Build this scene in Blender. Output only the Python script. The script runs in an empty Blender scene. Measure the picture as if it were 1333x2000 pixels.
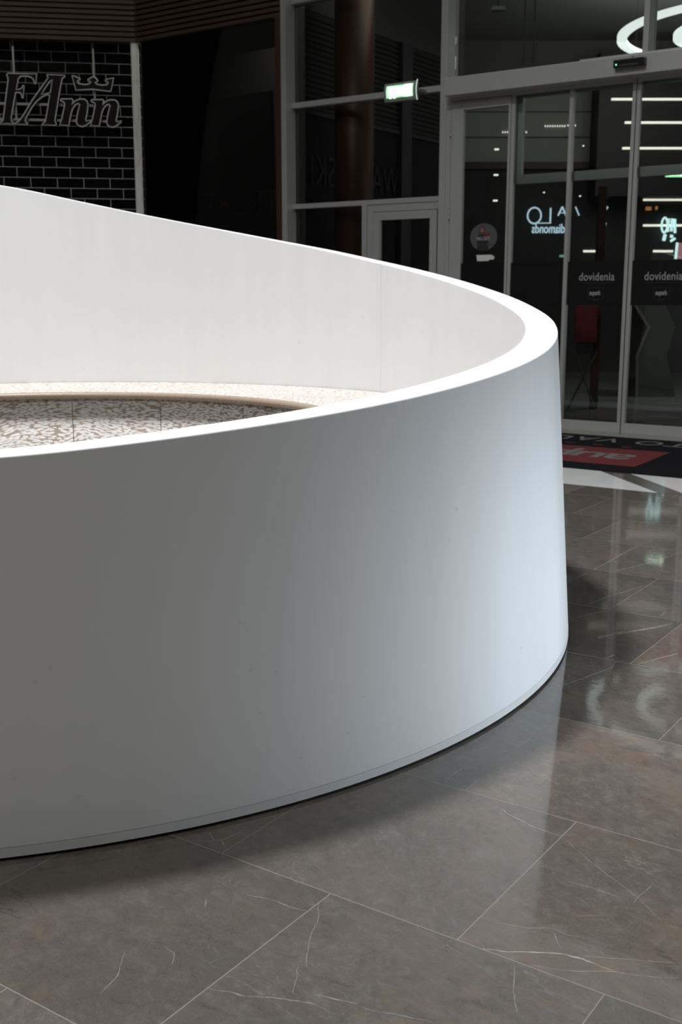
import bpy, bmesh, math, random
from mathutils import Vector, Matrix
random.seed(7)
SC = bpy.context.scene
C = SC.collection
R_ = math.radians
# ------------------------------------------------------------------ camera, world, lights, exposure
TH = R_(-34.4)                         # direction of the entrance facade and of the floor joints
CX, CY = -1.388, 4.724                 # centre of the round stone parapet
cam = bpy.data.objects.new('camera', bpy.data.cameras.new('camera')); C.objects.link(cam)
cam.location = (0, 0, 1.34)
cam.rotation_euler = (R_(90-11.104), 0, 0)
cam.data.sensor_fit = 'VERTICAL'; cam.data.sensor_height = 36; cam.data.sensor_width = 24
cam.data.lens = 36*2150/2000
cam.data.clip_end = 200
cam.data.dof.use_dof = True; cam.data.dof.focus_distance = 3.3; cam.data.dof.aperture_fstop = 6.5
SC.camera = cam
SC.view_settings.view_transform = 'Standard'; SC.view_settings.look = 'None'
SC.view_settings.gamma = 1; SC.view_settings.use_curve_mapping = False
SC.view_settings.exposure = 0.0

w = bpy.data.worlds.new('atrium_daylight'); SC.world = w; w.use_nodes = True
w.node_tree.nodes['Background'].inputs[0].default_value = (0.97, 1.0, 0.99, 1)
w.node_tree.nodes['Background'].inputs[1].default_value = 0.43

def area(name, loc, target, energy, size, col, shape='DISK', size_y=None, spread=180):
    l = bpy.data.lights.new(name, 'AREA'); l.energy = energy; l.shape = shape; l.size = size
    if size_y: l.size_y = size_y
    l.color = col; l.spread = R_(spread)
    o = bpy.data.objects.new(name, l); C.objects.link(o); o.location = loc
    o.rotation_euler = (Vector(target)-Vector(loc)).to_track_quat('-Z', 'Y').to_euler()
    return o
area('atrium_lantern', (CX, CY, 9.0), (CX, CY, 0), 410, 0.75, (.985, 0.99, 1.0), spread=120)
area('side_cool_light', (3.9, 1.95, 0.85), (0.85, 3.80, 0.22), 9.4, 1.2, (0.80, 0.91, 1.0), 'RECTANGLE', 1.3, spread=42)  # added low cool beam on the parapet's right side; no window stands there
area('fill_behind_camera', (-4.5, -4.5, 11.0), (-1.2, 3.0, 0.6), 270, 2.0, (1, .98, .90))  # added warm fill that brightens the parapet's left side; no fixtures there
area('outer_floor_fill', (5.3, 14.6, 5.4), (5.0, 14.2, 0), 26, .8, (.9, .97, 1.0), spread=80)  # added fill that brightens the floor beyond the doors
area('vestibule_fill', (0.9, 13.3, 5.4), (0.2, 13.2, 2.2), 6, 1.2, (1, .96, .9))  # added fill so column and side wall show through the glass
area('shop_interior_fill', (-1.2, 14.9, 5.2), (-1.4, 14.0, 2.4), 30, .6, (1, .96, .9))  # added fill that makes the shop's sign board visible
area('outer_hall_fill', (4.5, 16.5, 5.1), (4.0, 20.0, 3.6), 22, 3.0, (1.0, 0.98, 0.93))  # added warm fill aimed at the far bulkhead

# ------------------------------------------------------------------ helpers
def obj(name, bm, mat, parent=None, smooth=False):
    me = bpy.data.meshes.new(name)
    if isinstance(bm, bpy.types.Mesh): me = bm
    else:
        bm.to_mesh(me); bm.free()
    me.materials.clear(); me.materials.append(mat)
    if smooth:
        for p in me.polygons: p.use_smooth = True
    o = bpy.data.objects.new(name, me); C.objects.link(o)
    if parent is not None: o.parent = parent
    return o
def tag(o, label=None, cat=None, group=None, kind=None):
    if label: o['label'] = label
    if cat: o['category'] = cat
    if group: o['group'] = group
    if kind: o['kind'] = kind
    return o
def frame(th, x=0, y=0):
    """matrix of a plan frame turned by th whose origin is at world x, y"""
    return Matrix.Translation((x, y, 0)) @ Matrix.Rotation(th, 4, 'Z')
FA = frame(TH)                          # facade frame: x runs along the doors, y away from the hall
T8 = R_(8.18)
FB = frame(T8)                          # frame of the tiled shop front
FW = frame(0)
class Thing:
    """an Empty at a base point of a plan frame; parts are given in that frame's coordinates"""
    def __init__(s, name, fr, base, th):
        s.o = bpy.data.objects.new(name, None); C.objects.link(s.o)
        s.o.empty_display_size = .2
        p = fr @ Vector(base)
        s.o.location = p; s.o.rotation_euler = (0, 0, th); s.base = Vector(base)
    def part(s, name, bm, mat, parent=None, smooth=False):
        off = -s.base
        if isinstance(bm, bpy.types.Mesh): bm.transform(Matrix.Translation(off))
        else: bmesh.ops.translate(bm, verts=bm.verts, vec=off)
        return obj(name, bm, mat, parent or s.o, smooth)
def solo(name, bm, mat, fr, base, th, smooth=False):
    if isinstance(bm, bpy.types.Mesh): bm.transform(Matrix.Translation(-Vector(base)))
    else: bmesh.ops.translate(bm, verts=bm.verts, vec=-Vector(base))
    o = obj(name, bm, mat, None, smooth); o.location = fr @ Vector(base); o.rotation_euler = (0, 0, th)
    return o
def boxes(*bs, bevel=0.0):
    bm = bmesh.new()
    for (x0, x1, y0, y1, z0, z1) in bs:
        m = Matrix.Translation(((x0+x1)/2, (y0+y1)/2, (z0+z1)/2)) @ Matrix.Diagonal((abs(x1-x0), abs(y1-y0), abs(z1-z0), 1))
        bmesh.ops.create_cube(bm, size=1, matrix=m)
    if bevel:
        bmesh.ops.bevel(bm, geom=list(bm.edges), offset=bevel, segments=2, affect='EDGES', profile=.6)
    return bm
def prism(pts, axis, a, b):
    """extrude a closed polygon: axis 'z' pts=(x,y); axis 'y' pts=(x,z)"""
    bm = bmesh.new()
    if axis == 'z': lo = [bm.verts.new((p[0], p[1], a)) for p in pts]; hi = [bm.verts.new((p[0], p[1], b)) for p in pts]
    else: lo = [bm.verts.new((p[0], a, p[1])) for p in pts]; hi = [bm.verts.new((p[0], b, p[1])) for p in pts]
    bm.faces.new(lo); bm.faces.new(hi[::-1])
    n = len(pts)
    for i in range(n): bm.faces.new((lo[i], hi[i], hi[(i+1) % n], lo[(i+1) % n]))
    bmesh.ops.recalc_face_normals(bm, faces=bm.faces)
    return bm
def cyl(x, y, z0, z1, r, seg=48, r2=None, bm=None):
    bm = bm or bmesh.new()
    bmesh.ops.create_cone(bm, cap_ends=True, segments=seg, radius1=r, radius2=r if r2 is None else r2, depth=z1-z0,
                          matrix=Matrix.Translation((x, y, (z0+z1)/2)))
    return bm
def rod(p, q, r, seg=10, bm=None):
    bm = bm or bmesh.new(); p = Vector(p); q = Vector(q); d = q-p
    bmesh.ops.create_cone(bm, cap_ends=True, segments=seg, radius1=r, radius2=r, depth=d.length,
                          matrix=Matrix.Translation((p+q)/2) @ d.to_track_quat('Z', 'Y').to_matrix().to_4x4())
    return bm
def mesh_of(curve_data):
    o = bpy.data.objects.new('tmp', curve_data); C.objects.link(o)
    dg = bpy.context.evaluated_depsgraph_get(); dg.update()
    me = bpy.data.meshes.new_from_object(o.evaluated_get(dg))
    bpy.data.objects.remove(o); bpy.data.curves.remove(curve_data)
    return me
def text_mesh(s, width, height, depth=0.002, offset=0.0, spacing=1.0, shear=0.0, mirror=False):
    """lettering in x (width) and z (height of the tallest glyph box), facing -y, centred on x, bottom at 0"""
    cu = bpy.data.curves.new('t', 'FONT'); cu.body = s; cu.size = 1; cu.extrude = depth/2*1.0
    cu.offset = offset; cu.space_character = spacing; cu.shear = shear
    me = mesh_of(cu)
    xs = [v.co.x for v in me.vertices]; ys = [v.co.y for v in me.vertices]
    x0, x1, y0, y1 = min(xs), max(xs), min(ys), max(ys)
    for v in me.vertices:
        x = ((v.co.x-x0)/(x1-x0)-.5)*width*(-1 if mirror else 1); z = (v.co.y-y0)/(y1-y0)*height
        y = -v.co.z
        v.co = (x, y, z)
    return me
def flat_text_mesh(s, width, height, depth=.001, **k):
    me = text_mesh(s, width, height, depth, **k)
    for v in me.vertices: v.co = (v.co.x, v.co.z, -v.co.y)
    return me
def outline_meshes(loops, y0, y1, tube):
    """letter body from closed loops (x,z) between y0 and y1, plus a tube that follows its front edge"""
    cu = bpy.data.curves.new('l', 'CURVE'); cu.dimensions = '2D'; cu.fill_mode = 'BOTH'; cu.extrude = abs(y1-y0)/2
    for lp in loops:
        sp = cu.splines.new('POLY'); sp.points.add(len(lp)-1); sp.use_cyclic_u = True
        for i, (x, z) in enumerate(lp): sp.points[i].co = (x, z, 0, 1)
    me = mesh_of(cu)
    for v in me.vertices: v.co = (v.co.x, (y0+y1)/2-v.co.z, v.co.y)
    cu = bpy.data.curves.new('l', 'CURVE'); cu.dimensions = '3D'; cu.bevel_depth = tube; cu.bevel_resolution = 2
    for lp in loops:
        sp = cu.splines.new('POLY'); sp.points.add(len(lp)-1); sp.use_cyclic_u = True
        for i, (x, z) in enumerate(lp): sp.points[i].co = (x, y0, z, 1)
    return me, mesh_of(cu)

# ------------------------------------------------------------------ materials
def mat(name, col=(.5, .5, .5), rough=.5, metal=0, emis=None, estr=1, spec=.5):
    m = bpy.data.materials.new(name); m.use_nodes = True
    b = m.node_tree.nodes['Principled BSDF']
    b.inputs['Base Color'].default_value = (*col, 1); b.inputs['Roughness'].default_value = rough
    b.inputs['Metallic'].default_value = metal; b.inputs['Specular IOR Level'].default_value = spec
    if emis: b.inputs['Emission Color'].default_value = (*emis, 1); b.inputs['Emission Strength'].default_value = estr
    return m
class NT:
    def __init__(s, m): s.t = m.node_tree; s.n = s.t.nodes; s.b = s.n['Principled BSDF']
    def new(s, typ, **k):
        n = s.n.new(typ)
        for a, v in k.items(): setattr(n, a, v)
        return n
    def link(s, a, b): s.t.links.new(a, b)
    def val(s, x, sock):
        if isinstance(x, (int, float)): sock.default_value = x
        else: s.link(x, sock)
    def math(s, op, a, b=0.0, c=None, clamp=False):
        n = s.new('ShaderNodeMath', operation=op, use_clamp=clamp); s.val(a, n.inputs[0]); s.val(b, n.inputs[1])
        if c is not None: s.val(c, n.inputs[2])
        return n.outputs[0]
    def noise(s, vec, scale, detail=4, rough=.5, dist=0, w=None):
        n = s.new('ShaderNodeTexNoise', noise_dimensions='4D' if w is not None else '3D')
        n.inputs['Scale'].default_value = scale; n.inputs['Detail'].default_value = detail
        n.inputs['Roughness'].default_value = rough; n.inputs['Distortion'].default_value = dist
        s.link(vec, n.inputs['Vector'])
        if w is not None: s.val(w, n.inputs['W'])
        return n.outputs['Fac']
    def mix(s, f, a, b):
        n = s.new('ShaderNodeMix', data_type='RGBA'); s.val(f, n.inputs[0])
        for x, k in ((a, 6), (b, 7)):
            if isinstance(x, tuple): n.inputs[k].default_value = (*x[:3], 1)
            else: s.link(x, n.inputs[k])
        return n.outputs[2]
    def ramp(s, f, lo, hi, t0=0.0, t1=1.0):
        n = s.new('ShaderNodeMapRange', clamp=True); s.val(f, n.inputs[0])
        for i, v in enumerate((lo, hi, t0, t1)): n.inputs[i+1].default_value = v
        return n.outputs[0]
def noisy(m, scale, amt, bump=0.0, vecscale=(1, 1, 1), rough_amt=0):
    """gentle procedural mottling of a plain material"""
    t = NT(m); tc = t.new('ShaderNodeTexCoord'); mp = t.new('ShaderNodeMapping'); t.link(tc.outputs['Object'], mp.inputs[0])
    mp.inputs['Scale'].default_value = vecscale
    f = t.noise(mp.outputs[0], scale, 6, .6)
    c = tuple(t.b.inputs['Base Color'].default_value)[:3]
    t.link(t.mix(f, tuple(x*(1-amt) for x in c), tuple(min(1, x*(1+amt)) for x in c)), t.b.inputs['Base Color'])
    if rough_amt:
        r = t.b.inputs['Roughness'].default_value
        t.link(t.ramp(f, .3, .7, max(0.02, r-rough_amt), r+rough_amt), t.b.inputs['Roughness'])
    if bump:
        b = t.new('ShaderNodeBump'); b.inputs['Strength'].default_value = bump; b.inputs['Distance'].default_value = .002
        t.link(f, b.inputs['Height']); t.link(b.outputs[0], t.b.inputs['Normal'])
    return m
def glass(name, tint=(.93, .96, .95), ior=1.5):
    m = bpy.data.materials.new(name); m.use_nodes = True; nt = m.node_tree; nt.nodes.clear()
    o = nt.nodes.new('ShaderNodeOutputMaterial'); mx = nt.nodes.new('ShaderNodeMixShader')
    tr = nt.nodes.new('ShaderNodeBsdfTransparent'); tr.inputs[0].default_value = (*tint, 1)
    gl = nt.nodes.new('ShaderNodeBsdfGlossy'); gl.inputs['Roughness'].default_value = 0.0
    fr = nt.nodes.new('ShaderNodeFresnel'); fr.inputs[0].default_value = ior
    nt.links.new(fr.outputs[0], mx.inputs[0]); nt.links.new(tr.outputs[0], mx.inputs[1]); nt.links.new(gl.outputs[0], mx.inputs[2])
    nt.links.new(mx.outputs[0], o.inputs[0]); return m

M = {}
M['frame'] = noisy(mat('grey_aluminium', (.43, .43, .42), .38, 0.35), 3, .06)
M['frame_side'] = M['frame']
M['dark_frame'] = mat('dark_gasket', (.02, .02, .02), .6)
M['glass'] = glass('door_glass')
M['glass2'] = glass('facade_glass', (.85, .87, .85))
M['glass3'] = glass('shop_glass', (.8, .8, .8))
M['black_film'] = mat('black_film', (.006, .006, .006), .5, spec=.2)
M['letter_grey'] = mat('frosted_lettering', (.30, .30, .30), .6)
M['letter_dim'] = mat('dim_lettering', (.05, .05, .05), .6)
M['black_metal'] = mat('black_plastic', (.008, .008, .008), .3)
M['red_sign_face'] = noisy(mat('dark_maroon_acrylic', (.008, .004, .0045), .7, 0, spec=.3), 9, .1)
M['sign_edge'] = mat('brushed_sign_edge', (.75, .75, .76), .45, .1)
M['chrome'] = noisy(mat('polished_steel', (.85, .83, .80), .3, .15), 2.5, .25, 0, (8, 8, 1), .08)  # pale streaked colour stands in for bright reflections on the steel
M['rail_steel'] = noisy(mat('sign_rail_steel', (.33, .32, .30), .4, .6), 4, .1)
M['column'] = noisy(mat('copper_brown_column', (.11, .048, .032), .45, .25), 5, .2, 0, (1, 1, .2))
M['brown_post'] = noisy(mat('brown_wood_post', (.05, .018, .010), .5), 20, .3, 0, (4, 4, .4))
M['dark_wall'] = noisy(mat('charcoal_wall', (.012, .012, .012), .7), 2, .2)
M['near_black'] = noisy(mat('unlit_black', (.004, .004, .004), .8), 2, .2)
M['pale_bulkhead'] = noisy(mat('pale_bulkhead', (.30, .30, .27), .7), 1.5, .08)
M['grey_bulkhead'] = noisy(mat('grey_bulkhead', (.12, .12, .11), .7), 1.5, .08)
M['grey_ceiling'] = noisy(mat('grey_ceiling', (.24, .24, .22), .8), 1.5, .08)
M['outer_floor'] = noisy(mat('outer_hall_floor', (.12, .12, .11), .18), 2.5, .5, 0, (.6, 2, 1), .08)
M['curtain_grey'] = noisy(mat('dark_curtain_grey', (.030, .031, .029), .8), 5, .35, 0, (3, 3, .1))
M['mid_grey'] = noisy(mat('mid_grey_paint', (.06, .06, .058), .5), 3, .1)
M['light_bar'] = mat('linear_light', (.8, .8, .7), .5, 0, (1, .96, .82), .95)
M['ring_light'] = mat('ring_light', (.8, .8, .8), .5, 0, (.93, 1, .97), .92)
M['neon_blue'] = mat('neon_blue_white', (.3, .5, .6), .5, 0, (.62, .83, 1), .62)
M['neon_cyan'] = mat('neon_cyan', (.3, .5, .5), .5, 0, (.66, .95, .95), .95)
M['pink_box'] = mat('pink_lightbox', (.4, .25, .25), .5, 0, (.50, .24, .26), .45)
M['spot'] = mat('downlight_glow', (.8, .8, .7), .5, 0, (1, .97, .88), .9)
M['exit_green'] = mat('exit_green', (.2, .8, .3), .4, 0, (.42, 1.0, .50), .85)
M['exit_white'] = mat('exit_white', (.9, 1, .9), .4, 0, (.90, 1, .93), 2.6)
M['exit_edge'] = mat('exit_edge_glow', (.6, .8, .7), .3, 0, (.45, .62, .55), .75)
M['exit_case'] = mat('exit_case', (.19, .19, .18), .5)
M['paper'] = mat('white_paper', (.55, .57, .54), .7)
M['led'] = mat('green_led', (.1, .6, .3), .4, 0, (.15, 1, .35), 1.5)
M['red_board'] = noisy(mat('red_board', (.16, .015, .015), .5), 4, .2)
M['skin_print'] = mat('sticker_skin', (.22, .11, .07), .6)
M['red_print'] = mat('sticker_red', (.16, .012, .015), .6)
M['hair_print'] = mat('sticker_hair', (.07, .03, .02), .6)
M['dark_print'] = mat('sticker_dark', (.012, .011, .011), .6)
M['sticker_grey'] = noisy(mat('sticker_grey', (.075, .075, .078), .5), 3, .25)
M['mat_black'] = noisy(mat('entrance_mat_black', (.006, .006, .008), .95, spec=.1), 200, .5, .3)
M['mat_red'] = noisy(mat('entrance_mat_red', (.115, .026, .027), .95, spec=.1), 220, .25, .3)
M['mat_grey'] = noisy(mat('entrance_mat_grey', (.13, .13, .125), .95, spec=.1), 220, .25, .3)
M['white_inlay'] = noisy(mat('white_marble_inlay', (.66, .67, .66), .12), 3, .1, 0, (1, 1, 1), .04)
M['vein'] = noisy(mat('pale_vein', (.37, .36, .345), .08), 60, .35)
M['brown_inlay'] = noisy(mat('brown_marble_inlay', (.11, .10, .088), .12), 5, .2, 0, (1, 1, 1), .04)

def slats(name, col, pitch):
    m = mat(name, col, .55); t = NT(m); tc = t.new('ShaderNodeTexCoord')
    f = t.noise(tc.outputs['Object'], 3, 5, .6)
    t.link(t.mix(f, tuple(x*.75 for x in col), tuple(x*1.25 for x in col)), t.b.inputs['Base Color'])
    return m
M['slat'] = slats('dark_brown_slats', (.058, .030, .019), .06)

def parapet_mat(name='white_solid_surface', inner=False):
    m = mat(name, (.80, .80, .80), .5, spec=.2); t = NT(m); tc = t.new('ShaderNodeTexCoord')
    mp = t.new('ShaderNodeMapping'); t.link(tc.outputs['Object'], mp.inputs[0]); mp.inputs['Scale'].default_value = (6, 6, .35)
    f = t.noise(mp.outputs[0], 1.5, 5, .6)                  # vertical wipe streaks
    g = t.noise(tc.outputs['Object'], 1.1, 3, .5)
    k = t.noise(tc.outputs['Object'], 34, 2, .4)            # tiny dents and specks
    spk = t.ramp(k, .76, .80, 0, .35)
    c = t.mix(t.ramp(f, .3, .7), (.775, .785, .80), (.815, .82, .83))
    c = t.mix(t.ramp(g, .35, .65, 0, .35), c, (.76, .765, .765))
    c = t.mix(spk, c, (.50, .49, .47))
    t.link(c, t.b.inputs['Base Color'])
    t.link(t.ramp(f, .3, .7, .42, .56), t.b.inputs['Roughness'])
    b = t.new('ShaderNodeBump'); b.inputs['Strength'].default_value = .12; b.inputs['Distance'].default_value = .004
    t.link(t.noise(tc.outputs['Object'], 12, 4, .55), b.inputs['Height']); t.link(b.outputs[0], t.b.inputs['Normal'])
    return m
M['parapet'] = parapet_mat()
M['skirt'] = noisy(mat('grey_white_skirting', (.70, .71, .72), .45), 6, .08)

def floor_mat():
    m = mat('polished_taupe_stone', (.13, .12, .11), .1); t = NT(m); tc = t.new('ShaderNodeTexCoord')
    sep = t.new('ShaderNodeSeparateXYZ'); mp = t.new('ShaderNodeMapping'); t.link(tc.outputs['Object'], mp.inputs[0])
    # the floor object's origin sits at the parapet centre: shift to the joint origin
    oc = Matrix.Rotation(-TH, 4, 'Z') @ Vector((CX, CY, 0))
    mp.inputs['Location'].default_value = (oc.x, oc.y, 0)
    t.link(mp.outputs[0], sep.inputs[0])
    PN, PS = .6475, .6535
    v = t.math('DIVIDE', t.math('SUBTRACT', sep.outputs['Y'], 1.885), PN)
    row = t.math('FLOOR', v); fv = t.math('FRACT', v)
    par = t.math('MULTIPLY', t.math('ABSOLUTE', t.math('MODULO', row, 2)), .5)
    u = t.math('ADD', t.math('DIVIDE', t.math('SUBTRACT', sep.outputs['X'], -.9925), PS), par)
    col = t.math('FLOOR', u); fu = t.math('FRACT', u)
    du = t.math('MULTIPLY', t.math('SUBTRACT', .5, t.math('ABSOLUTE', t.math('SUBTRACT', fu, .5))), PS)
    dv = t.math('MULTIPLY', t.math('SUBTRACT', .5, t.math('ABSOLUTE', t.math('SUBTRACT', fv, .5))), PN)
    d = t.math('MINIMUM', du, dv)
    grout = t.math('LESS_THAN', d, .0011)
    cmb = t.new('ShaderNodeCombineXYZ'); t.link(col, cmb.inputs[0]); t.link(row, cmb.inputs[1])
    wn = t.new('ShaderNodeTexWhiteNoise', noise_dimensions='3D'); t.link(cmb.outputs[0], wn.inputs['Vector'])
    rs = t.new('ShaderNodeSeparateColor'); t.link(wn.outputs['Color'], rs.inputs[0])
    r1, r2, r3 = rs.outputs[0], rs.outputs[1], rs.outputs[2]
    # a random turn of the veining per tile
    rot = t.new('ShaderNodeVectorRotate', rotation_type='Z_AXIS'); t.link(mp.outputs[0], rot.inputs['Vector'])
    t.link(t.math('MULTIPLY_ADD', r2, 1.1, .1), rot.inputs['Angle'])
    P = rot.outputs[0]; W = t.math('MULTIPLY', r1, 37.0)
    st = t.new('ShaderNodeMapping'); t.link(P, st.inputs[0]); st.inputs['Scale'].default_value = (1, 1.5, 1)
    cloud = t.noise(P, 2.2, 6, .6, .6, W)
    fine = t.noise(st.outputs[0], 16, 10, .78, .6, W)
    grain = t.noise(mp.outputs[0], 260, 2, .6)
    base = t.mix(r3, (.128, .108, .093), (.118, .115, .108))
    base = t.mix(t.ramp(cloud, .42, .60), base, (.158, .130, .108))
    base = t.mix(t.ramp(fine, .50, .68, 0, .8), base, (.205, .195, .18))
    base = t.mix(t.ramp(fine, .46, .34, 0, .8), base, (.075, .066, .058))
    scuff = t.noise(st.outputs[0], 42, 8, .8, 1.0, W)
    base = t.mix(t.math('MULTIPLY', t.ramp(scuff, .52, .64), t.ramp(t.noise(P, 3.1, 4, .6, .3, t.math('ADD', W, 4)), .45, .60, 0, .6)), base, (.25, .235, .215))
    base = t.mix(t.ramp(grain, .42, .75, 0, .45), base, (.19, .18, .17))
    # ochre patches
    och = t.math('MULTIPLY', t.ramp(t.noise(P, 1.6, 4, .6, .3, t.math('ADD', W, 11)), .50, .60), t.ramp(t.noise(P, 16, 6, .7, 1.2, W), .50, .60, 0, .55))
    base = t.mix(och, base, (.205, .155, .105))
    def vein(scale, wd, off, stretch, mlo, mhi, soft, amp):
        s2 = t.new('ShaderNodeMapping'); t.link(P, s2.inputs[0]); s2.inputs['Scale'].default_value = stretch
        n = t.noise(s2.outputs[0], scale, 7, .58, .35, t.math('ADD', W, off))
        e = t.math('ABSOLUTE', t.math('SUBTRACT', n, .5))
        line = t.ramp(e, wd, wd*.25, 0, 1)
        msk = t.ramp(t.noise(P, soft, 3, .5, 0, t.math('ADD', W, off+5)), mlo, mhi)
        return t.math('MULTIPLY', t.math('MULTIPLY', line, msk), amp)
    v1 = vein(.75, .0028, 3, (.45, 1.5, 1), .56, .66, 1.6, .3)
    v2 = vein(3.2, .0040, 21, (.5, 1.6, 1), .56, .68, 3.2, .6)
    v3 = vein(2.2, .0065, 47, (.6, 1.3, 1), .55, .7, 1.9, .55)
    base = t.mix(v3, base, (.050, .048, .045))
    base = t.mix(v2, base, (.30, .27, .23))
    base = t.mix(v1, base, (.46, .46, .45))
    lum = t.new('ShaderNodeHueSaturation'); t.link(base, lum.inputs['Color']); t.link(t.math('MULTIPLY_ADD', r1, .26, .70), lum.inputs['Value'])
    lum.inputs['Saturation'].default_value = .95
    tone = lum.outputs[0]                      # single slabs of a clearly darker, redder or lighter stone
    for rw, cl, tint in ((2, -1, (.70, .69, .68)), (0, 0, (1.0, .94, .88)), (1, 0, (1.14, 1.06, 1.0)), (1, -1, (.88, .90, .92)), (-1, -1, (1.0, .98, .95)),
                         (3, 0, (1.02, .92, .87)), (3, -1, (.82, .81, .79)), (2, 0, (.80, .78, .77)), (-1, 0, (.98, .97, .95))):
        hit = t.math('MULTIPLY', t.math('COMPARE', row, float(rw), .4), t.math('COMPARE', col, float(cl), .4))
        mm = t.new('ShaderNodeMix', data_type='RGBA', blend_type='MULTIPLY'); t.link(hit, mm.inputs[0]); t.link(tone, mm.inputs[6]); mm.inputs[7].default_value = (*tint, 1)
        tone = mm.outputs[2]
    c = t.mix(grout, tone, (.25, .215, .20))
    t.link(c, t.b.inputs['Base Color'])
    ro = t.ramp(fine, .3, .7, .035, .075); t.b.inputs['IOR'].default_value = 1.6
    t.link(t.math('MAXIMUM', ro, t.math('MULTIPLY', grout, .5)), t.b.inputs['Roughness'])
    b = t.new('ShaderNodeBump'); b.inputs['Strength'].default_value = .05; b.inputs['Distance'].default_value = .002
    t.link(t.math('SUBTRACT', t.noise(mp.outputs[0], 30, 3, .5), t.math('MULTIPLY', grout, 1.0)), b.inputs['Height']); t.link(b.outputs[0], t.b.inputs['Normal'])
    return m
M['floor'] = floor_mat()

def tile_mat():
    m = mat('glossy_black_tile', (.004, .004, .004), .12); t = NT(m); tc = t.new('ShaderNodeTexCoord')
    sp = t.new('ShaderNodeSeparateXYZ'); t.link(tc.outputs['Object'], sp.inputs[0])
    cb = t.new('ShaderNodeCombineXYZ'); t.link(t.math('ADD', sp.outputs['X'], 10.332+.078), cb.inputs[0]); t.link(t.math('ADD', sp.outputs['Z'], .127*10-.02), cb.inputs[1])
    br = t.new('ShaderNodeTexBrick', offset=.5, offset_frequency=2); t.link(cb.outputs[0], br.inputs['Vector'])
    br.inputs['Scale'].default_value = 1; br.inputs['Brick Width'].default_value = .3325; br.inputs['Row Height'].default_value = .1275
    br.inputs['Mortar Size'].default_value = .0042; br.inputs['Mortar Smooth'].default_value = .1
    br.inputs['Color1'].default_value = (.003, .003, .003, 1); br.inputs['Color2'].default_value = (.006, .006, .006, 1); br.inputs['Mortar'].default_value = (.46, .46, .46, 1)
    t.link(br.outputs['Color'], t.b.inputs['Base Color'])
    t.link(t.ramp(br.outputs['Fac'], 0, 1, .1, .7), t.b.inputs['Roughness'])
    b = t.new('ShaderNodeBump', invert=True); b.inputs['Strength'].default_value = .5; b.inputs['Distance'].default_value = .003
    t.link(br.outputs['Fac'], b.inputs['Height']); t.link(b.outputs[0], t.b.inputs['Normal'])
    return m
M['tile'] = tile_mat()

def flake_mat(name, ledge):
    """beige stone covered with pale brush-like flakes that follow a swirling flow"""
    m = mat(name, (.4, .34, .28), .75, spec=.1); t = NT(m); tc = t.new('ShaderNodeTexCoord'); sp = t.new('ShaderNodeSeparateXYZ'); t.link(tc.outputs['Object'], sp.inputs[0])
    ang = t.math('ARCTAN2', sp.outputs['Y'], sp.outputs['X'])
    cb = t.new('ShaderNodeCombineXYZ'); t.link(t.math('MULTIPLY', ang, 1.4), cb.inputs[0])
    if ledge:
        rad = t.math('SQRT', t.math('ADD', t.math('POWER', sp.outputs['X'], 2), t.math('POWER', sp.outputs['Y'], 2)))
        t.link(rad, cb.inputs[1])
    else: t.link(sp.outputs['Z'], cb.inputs[1])
    base = (.32, .262, .215) if not ledge else (.47, .40, .34)
    pale = (.66, .64, .62) if not ledge else (.70, .68, .66)
    # coordinates warped by a soft flow, then strongly stretched cells
    wn = t.new('ShaderNodeTexNoise'); t.link(cb.outputs[0], wn.inputs['Vector']); wn.inputs['Scale'].default_value = 3.2; wn.inputs['Detail'].default_value = 1.0
    sb = t.new('ShaderNodeVectorMath', operation='SUBTRACT'); t.link(wn.outputs['Color'], sb.inputs[0]); sb.inputs[1].default_value = (.5, .5, .5)
    sc = t.new('ShaderNodeVectorMath', operation='MULTIPLY_ADD'); t.link(sb.outputs[0], sc.inputs[0]); sc.inputs[1].default_value = (.13, .13, 0); t.link(cb.outputs[0], sc.inputs[2])
    mp = t.new('ShaderNodeMapping'); t.link(sc.outputs[0], mp.inputs[0]); mp.inputs['Scale'].default_value = (30, 135, 1) if not ledge else (50, 60, 1)
    vo = t.new('ShaderNodeTexVoronoi', feature='F1', voronoi_dimensions='2D'); t.link(mp.outputs[0], vo.inputs['Vector']); vo.inputs['Scale'].default_value = 1
    f = t.ramp(vo.outputs['Distance'], *((.56, .42) if not ledge else (.50, .36)), 0, 1)
    rs = t.new('ShaderNodeSeparateColor'); t.link(vo.outputs['Color'], rs.inputs[0])
    dens = t.ramp(t.noise(cb.outputs[0], 2.4, 2, .5), .36, .56, .8, 1.0)
    f = t.math('MULTIPLY', f, t.math('LESS_THAN', rs.outputs[0], dens))
    c = t.mix(f, base, pale)
    t.link(c, t.b.inputs['Base Color']); return m
M['flake_wall'] = flake_mat('flaked_stone_wall', False)
M['flake_ledge'] = flake_mat('flaked_stone_ledge', True)
M['lip'] = noisy(mat('tan_stone_lip', (.34, .26, .19), .4), 60, .35)

# ------------------------------------------------------------------ large structure: floor, well, outer walls
def ring_faces(prof, seg=256, zf=None):
    """revolve a closed list of (r, z) around the local z axis"""
    bm = bmesh.new(); rings = []
    for i in range(seg):
        a = 2*math.pi*i/seg
        rings.append([bm.verts.new((r*math.cos(a), r*math.sin(a), z)) for (r, z) in prof])
    n = len(prof)
    for i in range(seg):
        A = rings[i]; B = rings[(i+1) % seg]
        for k in range(n): bm.faces.new((A[k], B[k], B[(k+1) % n], A[(k+1) % n]))
    bmesh.ops.recalc_face_normals(bm, faces=bm.faces)
    return bm
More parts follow.
